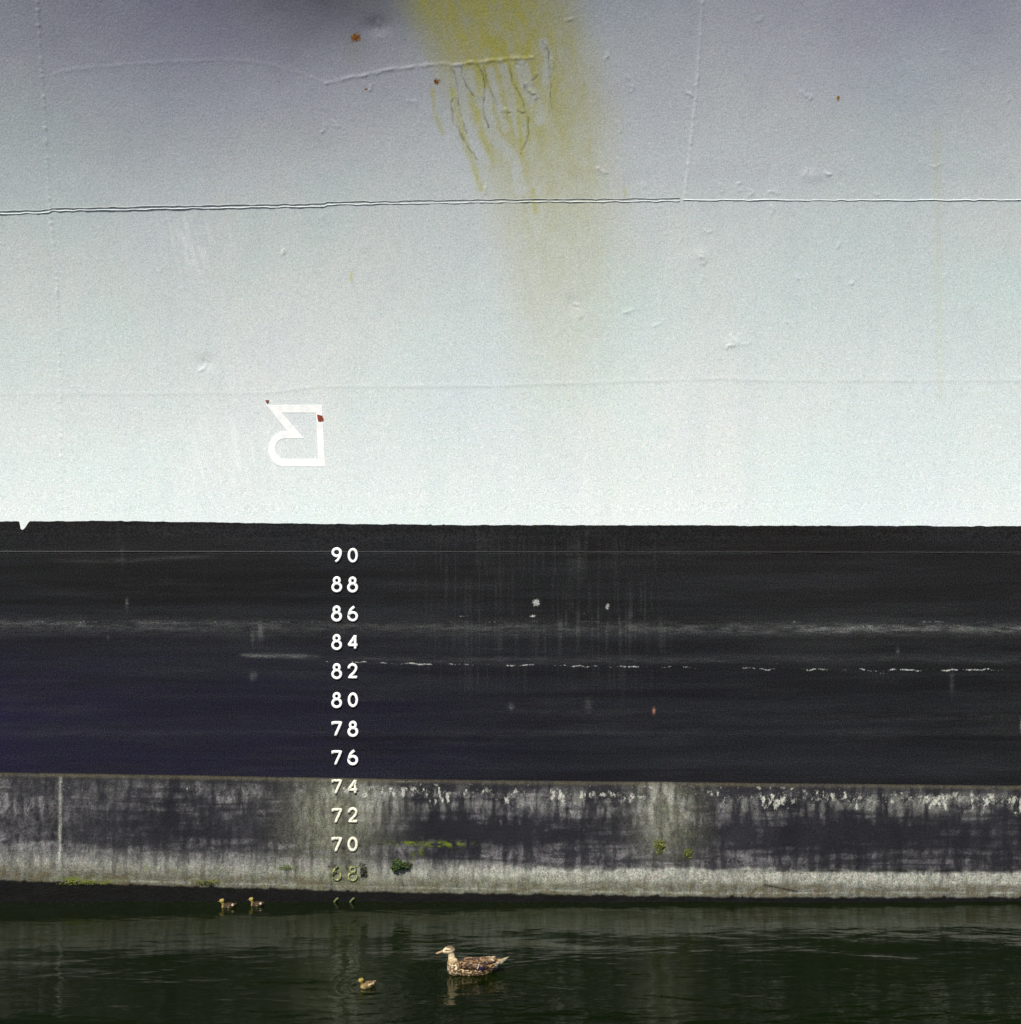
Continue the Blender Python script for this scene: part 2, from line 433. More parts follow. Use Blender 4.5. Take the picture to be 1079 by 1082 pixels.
link('topside_plating', me, M_top, ship)

# --- black boot topping
X, Y, Z, U, V = side(zt, zb, 330)
me = grid_mesh(X, Y, Z)
pale = .62 * gs(V, np.interp(U, [0, 300, 500, 800, 1079], [659, 661, 663, 664, 664]), 4.2) * np.interp(U, [-300, 0, 180, 260, 430, 600, 720, 830, 900, 960, 1079, 1300], [.3, .32, .42, .22, .16, .22, .3, .5, .9, .5, .62, .6]) * (.1 + 1.3 * ss(.3, .7, fbm(U / 26, V / 3.5, 41, 4)))
pale += .30 * gs(V, np.interp(U, [0, 1079], [662, 666]), 9) * (.3 + .6 * fbm(U / 70, V / 4, 42, 3)) * .6
pale += .62 * gs(V, 693 + (U - 290) * .02, 2.0) * ss(250, 265, U) * ss(345, 315, U) * (.5 + .7 * vn(U / 8, V / 2, 43))
pale += .20 * gs(V, 697, 4) * ss(300, 420, U) * fbm(U / 50, V / 3, 44, 2)
pale += .20 * gs(V, 583 + U * .001, 1.2)
pale += .12 * gs(V, 589 + 4 * np.sin(U / 60), 2) * ss(40, 90, U) * ss(240, 200, U)
stx = ss(.55, .85, vn(U / 1.7, V / 45, 45)) * (.2 + 1.1 * fbm(U / 25, V / 18, 145, 3)) * ss(420, 470, U) * ss(720, 690, U) * ss(556, 575, V) * ss(760, 690, V)
pale += .07 * stx + .16 * stx * gs(V, 660, 14) * ss(560, 620, U)
pale += .12 * ss(.55, .8, vn(U / 5, V / 60, 46)) * (blob(U, V, 620, 590, 14, 30) + blob(U, V, 505, 600, 10, 35) + blob(U, V, 128, 575, 5, 20))
for u, v, ru, rv, k in [(275, 667, 3, 8, .5), (267, 671, 2, 8, .3), (266, 715, 2, 4, .45), (270, 714, 1.6, 4, .3), (134, 638, 1.3, 5, .5), (114, 674, 1.5, 2, .25),
                        (540, 747, 3, 4, .28), (622, 745, 3.5, 6, .26), (1006, 720, 2, 12, .22), (949, 688, 1.5, 4, .3), (1079, 767, .9, 6, 1.0)]:
    pale += k * blob(U, V, u, v, ru, rv)
pale += .12 * gs(V, 755, 8) * ss(200, 1000, U) * fbm(U / 90, V / 5, 47, 3) + .10 * gs(V, 775, 3) * fbm(U / 90, V / 4, 48, 3)
lineV = np.interp(U, [250, 330, 470, 560, 700, 900, 1079], [692, 699, 702, 703, 705, 708, 708]) + 3.2 * (fbm(U / 9, 0 * U, 49, 3) - .5)
speck = .53 * gs(V, lineV, 1.3) * ss(325, 350, U) * (.45 + .95 * ss(.3, .75, fbm(U / 11, 0 * U, 50, 4))) * np.interp(U, [300, 400, 560, 660, 740, 840, 1079], [.7, .9, 1, 1, .6, 1.0, 1.0])
speck = np.maximum(speck, .50 * gs(V, 657, 1.6) * (.2 + .8 * ss(.5, .8, vn(U / 14, 0 * U, 51))) * np.interp(U, [0, 60, 420, 480, 620, 760, 900, 1079], [.7, .95, .7, .95, .8, .8, .95, 1]))
for u, v, ru, rv, k in [(567, 637, 6, 5, .78), (563, 651, 5, 2, .7), (642, 641, 3, 4.5, .85), (490, 651, 14, 2, .50), (641, 643, 4, 5, .5), (610, 648, 18, 2, .42), (916, 662, 14, 2.5, .55), (365, 656, 5, 2, .5), (930, 711, 10, 3, .42), (853, 707, 10, 3, .4)]:
    speck = np.maximum(speck, k * blob(U, V, u, v, ru, rv))
speck = speck * (.55 + .85 * fbm(U / 2.6, V / 2.0, 150, 3))
put_attr(me, 'pale', np.clip(pale, 0, 1)); put_attr(me, 'speck', speck)
put_attr(me, 'warm', .5 * ss(700, 560, V) * fbm(U / 120, V / 60, 52, 2)); put_attr(me, 'cool', np.clip(ss(620, 780, V) * np.interp(U, [-300, 0, 40, 350, 600, 1079], [1.0, 1.0, .75, .5, .2, .0]) * (.5 + .6 * fbm(U / 100, V / 12, 53, 3)), 0, 1))
put_attr(me, 'pink', .6 * blob(U, V, 691, 751, 1.2, 2.6))
link('black_plating', me, M_black, ship)

# --- weathered belt at the waterline, standing 4 mm proud
z0 = np.full_like(XH, -.7)
X, Y, Z, U, V = side(z0, zt, 250, off=.002)
me = grid_mesh(X, Y, Z)
T = (V - v_belt(U)) / (v_wet(U) - v_belt(U))
nU = fbm(U / 55, V / 30, 61, 4)
xs = lambda a: np.interp(U, [0, 60, 200, 330, 360, 440, 560, 640, 700, 740, 800, 900, 1079], a)
film = (.30 * ss(.02, .12, T) * ss(.60, .12, T) * xs([1.0, .8, .55, 1.1, 1.4, .8, 1.0, 1.3, 1.5, 1.2, .8, .5, .6]) * (.2 + 1.5 * nU)
        + .55 * ss(.45, .80, T + .10 * (nU - .5)) * xs([.9, .9, .9, 1, 1.1, 1, .95, 1, 1, .9, .75, .6, .6]))
film += .42 * ss(.03, .12, T) * ss(.62, .18, T) * ss(.45, .72, fbm(U / 10, V / 16, 161, 5)) * xs([.7, .8, .8, .8, 1, .8, 1, 1, 1, .9, .7, .6, .7])
film += .22 * gs(T, .62 + .1 * (fbm(U / 80, 0 * U, 162, 2) - .5), .05) * fbm(U / 40, V / 3, 163, 3)
vst = ss(.30, .66, fbm(U / 5.5, V / 26, 261, 5)); rag = 26 * (fbm(U / 14, V / 20, 262, 4) - .5)
film *= .25 + 1.05 * vst
film *= np.where(T < .72, .35 + 1.2 * ss(.36, .60, fbm(U / 60, V / 5, 263, 4)), 1)
film += (.34 * blob(U + rag, V, 352, 850, 42, 42) + .50 * blob(U + rag, V, 702, 852, 24, 34)) * (.25 + .95 * vst) + .15 * blob(U, V, 40, 870, 60, 60) + .22 * gs(V, v_belt(U) + 2, 1.8)
film *= 1 - .5 * ss(.86, .97, T)
film -= .35 * blob(U, V, 520, 878, 60, 14) + .3 * blob(U, V, 850, 872, 90, 20)
e = T + .06 * (fbm(U / 14, V / 8, 62, 3) - .5)
salt = 1.05 * ss(.745 - .12 * ss(700, 250, U), .80 + .09 * ss(700, 250, U), e + .07 * (nU - .5)) * (1 - .72 * ss(.83, .93, T + .05 * (nU - .5)))  * xs([.36, .42, .5, .5, .5, .68, .95, 1, 1, 1, 1, 1, 1])
salt *= .62 + .55 * vst
salt += (.5 * blob(U + rag, V, 698, 848, 18, 30) + .34 * blob(U + rag, V, 395, 850, 20, 22) + .18 * blob(U + rag, V, 355, 870, 30, 40)) * (.2 + 1.1 * vst)
salt += .30 * vst * gs(T, .17, .09) * xs([.3, .3, .4, .5, .6, .9, 1, 1, 1, 1, 1, 1, 1]) * ss(.40, .6, fbm(U / 30, V / 12, 264, 3))
salt += .75 * gs(U, 64 + (V - 820) * -.01, 1.5) * ss(818, 824, V) * ss(922, 912, V) * (.5 + .7 * vn(U, V / 5, 63))
salt += .55 * gs(V, v_wet(U) - 4 + .8 * np.sin(U / 90), .9) * ss(60, 140, U) * (.4 + .7 * vn(U / 20, 0 * U, 64))
strk = ss(.42, .75, fbm(U / 3.2, V / 7, 65, 4)) * ss(.35, .65, fbm(U / 22, V / 16, 66, 3))
dn = xs([.35, .5, .55, .5, .7, .9, .8, .8, .8, .7, .85, .9, 1.0])
lace = fbm(U / 2.2, V / 3.5, 167, 3); speck = dn * (.50 * gs(T, .13, .11) * (.6 + .8 * lace) + .46 * strk * ss(.02, .1, T) * ss(.55, .15, T))
speck = np.maximum(speck, (.42 + .40 * lace) * gs(V, v_belt(U) + 5.0 + 5 * (lace - .5), 2.6) * ss(.30, .75, fbm(U / 4.5, V / 9, 67, 4)) * xs([.2, .3, .5, .6, .7, .85, .85, .85, .9, .85, 1.0, .8, .85]))
for u, v, ru, rv, k in [(603, 857, 1.5, 3, .7), (617, 877, 3, 1, .6), (623, 902, 4, 1, .55), (724, 878, 5, 5, .5), (735, 860, 3, 8, .4), (700, 842, 16, 8, .45), (428, 826, 26, 2.2, .55), (392, 832, 10, 3, .6), (972, 879, 4, 2, .5), (247, 825, 14, 5, .42), (80, 828, 5, 4, .5), (210, 890, 3, 3, .35)]:
    speck = np.maximum(speck, k * blob(U, V, u, v, ru, rv))
green = .6 * blob(U, V, 352, 868, 45, 55) + .5 * blob(U, V, 706, 865, 32, 42) + .55 * ss(.76, .9, T) * xs([.6, .7, .8, .8, .9, .9, 1, .8, .8, .6, .5, .4, .4]) + .2 * gs(V, v_belt(U) + 3, 2) * vst
brown = .55 * ss(.82, .93, T + .12 * (fbm(U / 16, V / 5, 164, 4) - .5)) * ss(.40, .62, fbm(U / 9, V / 4, 165, 4)) * xs([1, 1, 1, .8, .7, .7, .9, .9, .8, .9, .9, .9, .9]) + .60 * gs(V, v_belt(U) + 1.5, 2.6) * (.4 + .8 * vn(U / 30, 0 * U, 68)) + .35 * ss(.86, .95, T) * ss(.45, .7, fbm(U / 20, V / 3, 69, 3)) 
algae = np.zeros_like(U)
an = fbm(U / 5, V / 2.5, 70, 3)
for u, v, ru, rv, k in [(427, 891, 15, 2.2, 1.6), (467, 892, 22, 2.4, 1.7), (302, 917, 9, 3, .8), (90, 931, 26, 4, 1.5), (220, 932, 14, 2.5, 1.0), (154, 917, 3, 3, .7), (697, 894, 6, 6, 1.2), (727, 901, 4, 4, 1.0), (436, 908, 3, 8, .6), (445, 898, 3, 8, .5), (356, 921, 12, 9, .4), (372, 921, 14, 9, .5)]:
    algae = np.maximum(algae, np.clip(ss(.38, .6, an) * k * blob(U, V, u, v, ru, rv), 0, .9))
wet = v_wet(U) + 2.6 * (fbm(U / 9, 0 * U, 71, 4) - .5) - 1.6 * ss(.6, .85, fbm(U / 9, 0 * U, 171, 4))
dark = np.maximum(.97 * ss(-1.0, 1.5, V - wet), 0)
dark = np.maximum(dark, .8 * gs(V, 919.5 - 2 * ss(790, 740, U) + 1.2 * vn(U / 11, 0 * U, 72), 2.0) * ss(690, 840, U) * (.5 + .6 * vn(U / 14, V / 4, 73)))
dark = np.maximum(dark, .8 * np.exp(-(polydist(U, V, [(808, 935), (822, 938), (842, 942)]) / 1.0) ** 2))
dark = np.maximum(dark, .55 * gs(V, v_belt(U) - .2, 1.0))  # shadow line along the belt's top edge, painted into the colour
for u, v, ru, rv in [(350, 925, 3, 3), (363, 929, 3, 2), (367, 918, 2, 5), (378, 928, 3, 2), (348, 916, 2.5, 3), (385, 921, 3.5, 4), (381, 914, 3, 4), (355, 914, 5, 5), (371, 912, 4, 4), (364, 868, 3, 5), (380, 893, 2.5, 5), (362, 896, 3, 4), (384, 926, 3, 1.5)]:
    dark = np.maximum(dark, .72 * blob(U, V, u, v, ru, rv) * (.5 + .7 * vn(U / 3, V / 3, 74)))
for n_, a_ in (('film', film), ('salt', salt), ('green', green), ('brown', brown), ('algae', algae), ('dark', dark)):
    put_attr(me, n_, np.clip(a_, 0, 1))
put_attr(me, 'speck', speck)
link('waterline_belt', me, M_belt, ship)

# --- the rest of the body: deck, far side, ends, keel (out of frame but really there)
bm = bmesh.new()
def quad(bm, pts): bm.faces.new([bm.verts.new(p) for p in pts])
xa, xb, Yb = -32.0, 32.0, 11.0
prof = [(-.01 * 0, -.7)] + [(-float(flare(np.float64(xa), np.float64(z))), z) for z in np.linspace(0, 7.6, 20)]
profb = [(0, -.7)] + [(-float(flare(np.float64(xb), np.float64(z))), z) for z in np.linspace(0, 7.6, 20)]
for xx, pr in ((xa, prof), (xb, profb)):
    quad(bm, [(xx, y, z) for y, z in pr] + [(xx, Yb + .9, 7.6), (xx, Yb, 2), (xx, Yb, -.7)])
quad(bm, [(xa, Yb, -.7), (xb, Yb, -.7), (xb, Yb, 2), (xa, Yb, 2)])
quad(bm, [(xa, Yb, 2), (xb, Yb, 2), (xb, Yb + .9, 7.6), (xa, Yb + .9, 7.6)])
me = bpy.data.meshes.new('mesh'); bm.to_mesh(me); link('far_side_plating', me, M_black, ship)
bm = bmesh.new()
quad(bm, [(xa, prof[-1][0], 7.6), (xb, profb[-1][0], 7.6), (xb, Yb + .9, 7.6), (xa, Yb + .9, 7.6)])
me = bpy.data.meshes.new('mesh'); bm.to_mesh(me); link('deck', me, simple('deck paint', (.12, .2, .14), .7), ship)

# --- swept beads (welds, digits)
def sweep(bm, pts, normals, prof, closed=False):
    """prof: list of (across, out); pts follow the plating; returns nothing"""
    n = len(pts); rings = []
    for i in range(n):
        a = pts[(i - 1) % n] if (closed or i > 0) else pts[i]
        b = pts[(i + 1) % n] if (closed or i < n - 1) else pts[i]
        t = (b - a).normalized(); nn = normals[i]; s = nn.cross(t).normalized()
        pr = prof(i) if callable(prof) else prof
        rings.append([bm.verts.new(pts[i] + s * u + nn * o) for u, o in pr])
    m = len(rings[0])
    for i in range(n if closed else n - 1):
        A, B = rings[i], rings[(i + 1) % n]
        for j in range(m - 1):
            f = bm.faces.new((A[j], A[j + 1], B[j + 1], B[j])); f.smooth = True
    if not closed:
        bm.faces.new(rings[0]); bm.faces.new(list(reversed(rings[-1])))

def bead(name, tab, wd, ht, mat, u0, u1, step=3.0, axis='u', seed=0, label=None, off=0.0, jit=.6, var=.5):
    bm = bmesh.new(); P, N, W = [], [], []
    rr = random.Random(seed); f = lerp_tab(tab)
    q = u0; k = 0
    while q <= u1:
        j = jit * (float(vn(np.array(q / 7.0), np.array(seed * 1.0), seed)) - .5) * 2
        u, v = (q, float(f(q)) + off + j) if axis == 'u' else (float(f(q)) + off + j, q)
        p, n = hit(u, v, .0005); P.append(p); N.append(n)
        W.append(1 - var + 2 * var * float(vn(np.array(q / 4.0), np.array(1.5), seed + 5)))
        q += step
    def pr(i):
        s = W[i]
        return [(wd * math.cos(a) , -.004 + (ht * s + .004) * math.sin(a)) for a in np.linspace(0, math.pi, 7)]
    sweep(bm, P, N, pr)
    bmesh.ops.recalc_face_normals(bm, faces=bm.faces)
    me = bpy.data.meshes.new('mesh'); bm.to_mesh(me)
    o = link(name, me, mat, ship)
    if label: o['label'] = label
    return o
main = [(-300, 229), (0, 225), (52, 223), (53, 221.5), (120, 220.5), (250, 218), (345, 216.5), (346, 215), (450, 213.5), (540, 212.3), (720, 211.2), (1400, 211)]
bead('weld_seam', main, .0032, .0022, M_dgrey, -260, 720, 3, seed=1, off=-1.6, var=.25, label='double horizontal weld line on the left of the pale paint')
bead('weld_seam', main, .0034, .0023, M_pale, -260, 720, 3, seed=2, off=1.2, var=.6)
bead('weld_seam', main, .0042, .0026, M_pale, 722, 1330, 3, seed=3, off=.2, var=.3, label='single horizontal weld bead on the right of the pale paint')
bead('weld_seam', [(-300, 582.5), (1400, 584.2)], .0045, .004, M_dweld, -260, 1330, 5, seed=6, jit=.25, var=.3, label='thin weld line near the top of the black paint')
M_belt_bead = simple('salt crusted weld', (.40, .39, .33), .8, .25)

# --- draft numbers
def arc(cx, cy, rx, ry, a0, a1, n=14):
    return [(cx + rx * math.cos(R(a)), cy + ry * math.sin(R(a))) for a in np.linspace(a0, a1, n)]
# unit box: x 0..1 (12.5 px wide glyph), y 0..1 up; lists of (points, closed)
G = {
 '0': [(arc(.5, .5, .38, .42, 0, 360, 28)[:-1], True)],
 '8': [(arc(.5, .28, .40, .27, 0, 360, 24)[:-1], True), (arc(.5, .745, .27, .20, 0, 360, 20)[:-1], True)],
 '6': [(arc(.5, .30, .40, .27, 0, 360, 24)[:-1], True), ([(.14, .36), (.17, .52), (.28, .72), (.44, .86), (.66, .96)], False)],
 '9': [(arc(.5, .70, .38, .25, 0, 360, 24)[:-1], True), ([(.86, .66), (.84, .50), (.74, .32), (.58, .16), (.40, .06)], False)],
 '4': [([(.72, .02), (.72, .95)], False), ([(.72, .93), (.40, .60), (.10, .30), (.10, .285), (.94, .285)], False)],
 '2': [([(.12, .66), (.15, .80), (.28, .91), (.5, .95), (.72, .90), (.85, .76), (.80, .58), (.62, .40), (.36, .22), (.14, .08), (.93, .08)], False)],
 '7': [([(.10, .76), (.10, .92), (.90, .92), (.72, .60), (.52, .30), (.36, .02)], False)],
}
M_algnum = NM('algae grown mark paint')
_c = M_algnum.mix(M_algnum.rng(M_algnum.noise(55, detail=3, rough=.7), .40, .60), (.015, .02, .006), (.36, .38, .15))
M_algnum.setp(Base_Color=_c, Roughness=.8); M_algnum = M_algnum.m
M_olddig = NM('weathered mark paint')
_b = M_olddig.mix(M_olddig.rng(M_olddig.noise(60, detail=4, rough=.75), .50, .66), (.74, .72, .58), (.22, .21, .13))
M_olddig.setp(Base_Color=M_olddig.grain(_b, .2, 130), Roughness=.75); M_olddig = M_olddig.m
M_subm = simple('slimy submerged mark paint', (.10, .12, .045), .6, .3)
def digits(text, u0, vc, mat, label, stroke=.0098):
    for k, ch in enumerate(text):
        bm = bmesh.new()
        uc = u0 + (0, 16.9)[k] + random.uniform(-.25, .25); dv = random.uniform(-.3, .3)
        W, Hh = 10.9, 15.4
        for q, (pts, closed) in enumerate(G[ch]):
            P, N = [], []
            dense = []
            L = len(pts)
            for i in range(L if closed else L - 1):
                a, b = pts[i], pts[(i + 1) % L]
                m = max(1, int(math.hypot((b[0] - a[0]) * W, (b[1] - a[1]) * Hh) / 1.6))
                for j in range(m): dense.append((a[0] + (b[0] - a[0]) * j / m, a[1] + (b[1] - a[1]) * j / m))
            if not closed: dense.append(pts[-1])
            for (x, y) in dense:
                p, n = hit(uc + (x - .5) * W, vc + dv - (y - .5) * Hh, .0006 * q); P.append(p); N.append(n)
            s = stroke * random.uniform(.95, 1.05); h = .011 + .0006 * q
            pr = [(s, -.006), (s, h * .45), (s * .8, h * .88), (s * .4, h), (-s * .4, h), (-s * .8, h * .88), (-s, h * .45), (-s, -.006)]
            sweep(bm, P, N, pr, closed)
        bmesh.ops.recalc_face_normals(bm, faces=bm.faces)
        me = bpy.data.meshes.new('mesh'); bm.to_mesh(me)
        o = link('draft_digit', me, mat, ship); o['label'] = 'raised %s digit %s of draft number %s%s' % (label, ch, text, ('', ', left', ', right')[0 if text[0] != text[1] else k + 1])
for k, n_ in enumerate(range(90, 65, -2)):
    v = 587 + (90 - n_) / 2 * 30.5
    if n_ >= 76: m_, l_ = M_wdig, 'white'
    elif n_ >= 70: m_, l_ = M_olddig, 'cream'
    elif n_ == 68: m_, l_ = M_algnum, 'green algae covered'
    else: m_, l_ = M_subm, 'slimy half submerged'
    digits(str(n_), 356.1, v + (2.6 if n_ == 66 else 0), m_, l_, (.0095 if n_ > 68 else .0072))

# --- the white outlined symbol
def slab(name, outer, inner, mat, thick=.0009, label=None):
    """ribbon between two loops of photo-pixel points, laid on the plating"""
    bm = bmesh.new(); n = len(outer); V_ = []
    for lp in (outer, inner):
        V_.append([[bm.verts.new(hit(u, v, l)[0]) for (u, v) in lp] for l in (-.006, thick)])
    O, I = V_
    for i in range(n):
        j = (i + 1) % n
        bm.faces.new((O[1][i], O[1][j], I[1][j], I[1][i]))
        bm.faces.new((O[0][i], O[0][j], O[1][j], O[1][i]))
        bm.faces.new((I[1][i], I[1][j], I[0][j], I[0][i]))
    bmesh.ops.recalc_face_normals(bm, faces=bm.faces)
    me = bpy.data.meshes.new('mesh'); bm.to_mesh(me); o = link(name, me, mat, ship)
    if label: o['label'] = label
    return o
def seg(a, b, n): return [(a[0] + (b[0] - a[0]) * i / n, a[1] + (b[1] - a[1]) * i / n) for i in range(n)]
def arcv(c, r, a0, a1, n): return [(c[0] + r[0] * math.cos(R(a0 + (a1 - a0) * i / n)), c[1] - r[1] * math.sin(R(a0 + (a1 - a0) * i / n))) for i in range(n)]
outer = (seg((281.6, 428.2), (340.2, 427.8), 8) + seg((340.2, 427.8), (343.6, 492.9), 8) + seg((343.6, 492.9), (300, 492.9), 6)
         + arcv((300, 474.4), (16.4, 18.5), 270, 90, 16) + seg((300, 455.9), (304.4, 456), 2) + seg((304.4, 456), (281.6, 428.2), 8))
inner = (seg((297.2, 436), (334.2, 436), 8) + seg((334.2, 436), (336.2, 485.2), 8) + seg((336.2, 485.2), (301, 485.2), 6)
         + arcv((301, 474.2), (10.4, 11), 270, 90, 16) + seg((301, 463.2), (321.2, 463.2), 2) + seg((321.2, 463.2), (297.2, 436), 8))
slab('painted_symbol', outer, inner, M_white, label='white outlined symbol, a flag-like shape with a rounded lower left, on the pale paint')
M_rust = NM('red primer and rust')
M_rust.setp(Base_Color=M_rust.mix(M_rust.rng(M_rust.noise(90, detail=3), .4, .6), (.30, .045, .02), (.14, .03, .015)), Roughness=.85); M_rust = M_rust.m
def chip(pts, label):
    bm = bmesh.new()
    c = (sum(p[0] for p in pts) / len(pts), sum(p[1] for p in pts) / len(pts))
    top = [bm.verts.new(hit(u, v, .0030)[0]) for u, v in pts]; bot = [bm.verts.new(hit(u, v, -.005)[0]) for u, v in pts]
    bm.faces.new(top)
    for i in range(len(pts)): bm.faces.new((top[i], bot[i], bot[(i + 1) % len(pts)], top[(i + 1) % len(pts)]))
    bmesh.ops.recalc_face_normals(bm, faces=bm.faces)
    me = bpy.data.meshes.new('mesh'); bm.to_mesh(me); o = link('rust_chip', me, M_rust, ship); o['label'] = label
chip([(335.1, 437.8), (338.0, 438.6), (340.6, 439.2), (342.0, 442.4), (341.5, 444.6), (338.6, 445.4), (336.2, 444.9), (335.5, 441.4)], 'red rust chip on the right stroke of the white symbol')
chip([(280.3, 422.8), (283.8, 422.6), (283.9, 424.8), (282.4, 426.0), (281.2, 424.6)], 'tiny dark red rust chip above the left corner of the white symbol')

# ------------------------------------------------------------------ algae clumps growing on the side
def mat_leaf(name, a, b):
    m = NM(name); m.setp(Base_Color=m.mix(m.rng(m.noise(70, detail=2), .35, .65), a, b), Roughness=.7); return m.m
M_alg1 = mat_leaf('dark green algae', (.012, .035, .004), (.05, .085, .008))
M_alg2 = mat_leaf('olive algae', (.06, .075, .012), (.19, .2, .03))
M_alg3 = mat_leaf('dark brown weed', (.012, .012, .006), (.05, .045, .012))
def algae(u, v, ru, rv, depth, n, mat, label, size=.009, seed=0, group=None):
    rr = random.Random(seed); c, nn = hit(u, v, 0); bm = bmesh.new()
    o = empty_loc = c
    for i in range(n):
        a = rr.uniform(0, 6.283); q = math.sqrt(rr.random())
        edge = 1 + .25 * math.sin(3 * a + seed) + .15 * math.sin(7 * a)
        du, dv = q * ru * math.cos(a) * edge, q * rv * math.sin(a) * edge
        p, n1 = hit(u + du, v + dv, 0)
        h = depth * math.sqrt(max(0, 1 - q * q)) * rr.uniform(.2, 1)
        b = p - c + n1 * h
        d1 = Vector((rr.uniform(-1, 1), -rr.uniform(.0, .6), rr.uniform(-1, .2))).normalized() * size * rr.uniform(.6, 1.5)
        d2 = Vector((rr.uniform(-1, 1), -rr.uniform(.0, .9), rr.uniform(-.6, .6))).normalized() * size * .45
        vs_ = [bm.verts.new(b), bm.verts.new(b + d1 * .5 + d2), bm.verts.new(b + d1), bm.verts.new(b + d1 * .5 - d2)]
        bm.faces.new(vs_)
    me = bpy.data.meshes.new('mesh'); bm.to_mesh(me); ob = link('algae_clump', me, mat); ob.location = c
    return tag(ob, label, 'algae', group)
GA = 'clumps of algae on the waterline belt'
algae(422, 913.5, 8.5, 5.6, .045, 900, M_alg1, 'dark green algae tuft right of the draft number 68, the largest on the belt', .010, 1, GA)
algae(432, 914, 3.5, 4, .02, 160, M_alg3, 'blackish weed against the right end of the largest green tuft', .008, 2, GA)
algae(697, 893, 5.5, 7, .02, 420, M_alg2, 'olive green algae patch under the pale streak right of the middle', .007, 3, GA)
algae(727, 901, 4.5, 4, .015, 220, M_alg2, 'small olive algae patch, lower right of the patch under the pale streak', .007, 4, GA)
algae(302, 917, 8, 2.6, .012, 150, M_alg1, 'thin dark green algae specks on the belt, left of the draft number 68', .006, 5, GA)
algae(384, 920, 4.0, 6.5, .02, 260, M_alg3, 'dark weed hanging on the right side of the draft number 68', .008, 6, GA)
algae(85, 932, 24, 2.8, .015, 420, M_alg2, 'long brown green weed strip by the water at the far left', .007, 7, GA)
algae(220, 933, 14, 2.0, .012, 200, M_alg3, 'short dark weed strip by the water above the left duckling', .007, 8, GA)

# ------------------------------------------------------------------ water
DX, DYw = (500 - CX) / F, 0
def on_water(u, v):
    t = H * F / (v - CY); return Vector(((u - CX) / F * t, -D + t, 0))
P_duck = on_water(500, 1028); P_dl = on_water(388, 1042)
P_d1 = Vector(((241 - CX) / F * 9.97, -.13, 0)); P_d2 = Vector(((271 - CX) / F * 10.0, -.085, 0))
xw = np.concatenate([-np.geomspace(400, 4.6, 40)[:-1], np.arange(-4.6, 4.6, .015), np.geomspace(4.6, 400, 40)])
yw = np.concatenate([-np.geomspace(400, 3.3, 40)[:-1], np.arange(-3.3, .06, .0105), np.linspace(.2, 12, 8), np.geomspace(14, 400, 20)])
X, Y = np.meshgrid(xw, yw)
rs = np.random.RandomState(11)
Zw = np.zeros_like(X)
Xd = X + .25 * (fbm(X * .8, Y * .8, 81, 2) - .5); Yd = Y + .18 * (fbm(X * 1.1, Y * 1.3, 82, 2) - .5)
for i in range(26):
    lam = rs.uniform(.12, .75) if i > 5 else rs.uniform(.7, 1.8)
    th = R(90 + rs.normal(0, 30)); k = 2 * math.pi / lam
    s = rs.uniform(.004, .0085) if i > 5 else .008
    env = .22 + 1.35 * ss(.25, .9, vn(X * .8 + i * 1.7, Y * 1.3 + i * .5, 83))
    Zw += s / k * env * np.sin(k * (Xd * math.cos(th) + Yd * math.sin(th)) + rs.uniform(0, 6.28))
Zw += .0022 * (fbm(X * 4, Y * 9, 84, 2) - .5) + .0020 * (fbm(X * 8, Y * 20, 85, 3) - .5)
calm = 1 + .25 * ss(-.35, 0, Y)                       # quieter in the lee of the side
Zw *= calm
def rings(P, lam, a, rmax, r0=.05):
    global Zw
    r = np.hypot(X - P.x, Y - P.y) 
    Zw += a * np.sin(2 * math.pi * r / lam) * np.exp(-r / rmax) * ss(r0 * .3, r0 * 1.5, r)
rings(P_dl, .085, .0017, .22)
rings(P_d1, .07, .0008, .14); rings(P_d2, .07, .0008, .14)
for s in (-1, 1):                                    # the hen's wake
    ang = R(19) * s
    ax = X - (P_duck.x - .15); ay = Y - P_duck.y
    d = ay * math.cos(ang) - ax * math.sin(ang); l = ax * math.cos(ang) + ay * math.sin(ang)
    Zw += .0022 * np.sin(d * 2 * math.pi / .075) * np.exp(-(d / .06) ** 2) * ss(-.02, .15, l) * np.exp(-np.maximum(l, 0) / .7)
rings(Vector((P_duck.x - .1, P_duck.y, 0)), .09, .0011, .2)
far = ss(5, 9, np.abs(X)) + ss(-4.5, -9, Y); Zw *= (1 - np.clip(far, 0, 1))
me = grid_mesh(X, Y, Zw)
m = NM('dark green harbour water')
m.setp(Base_Color=m.mix(m.rng(m.noise(.6, detail=3), .3, .7), (.0018, .0043, .0004), (.0034, .0070, .0009)), Roughness=.03, IOR=1.333, Specular_IOR_Level=.27, Specular_Tint=(.78, .95, .60))
h = m.math('ADD', m.noise(9, (.55, 1.5, 1), 4, .55, .4), m.math('MULTIPLY', m.noise(2.2, (.6, 1.4, 1), 3), 1.2))
m.bump(h, .17, .02)
wat = link('water', me, m.m); tag(wat, 'dark green rippled harbour water', kind='structure')
del wat['label']

# ------------------------------------------------------------------ ducks
def ellipsoid(bm, c, r, rot=(0, 0, 0), seg_=28):
    from mathutils import Euler
    mt = Matrix.Translation(c) @ Euler(rot).to_matrix().to_4x4() @ Matrix.Diagonal((*r, 1))
    bmesh.ops.create_uvsphere(bm, u_segments=seg_, v_segments=seg_ // 2, radius=1, matrix=mt)

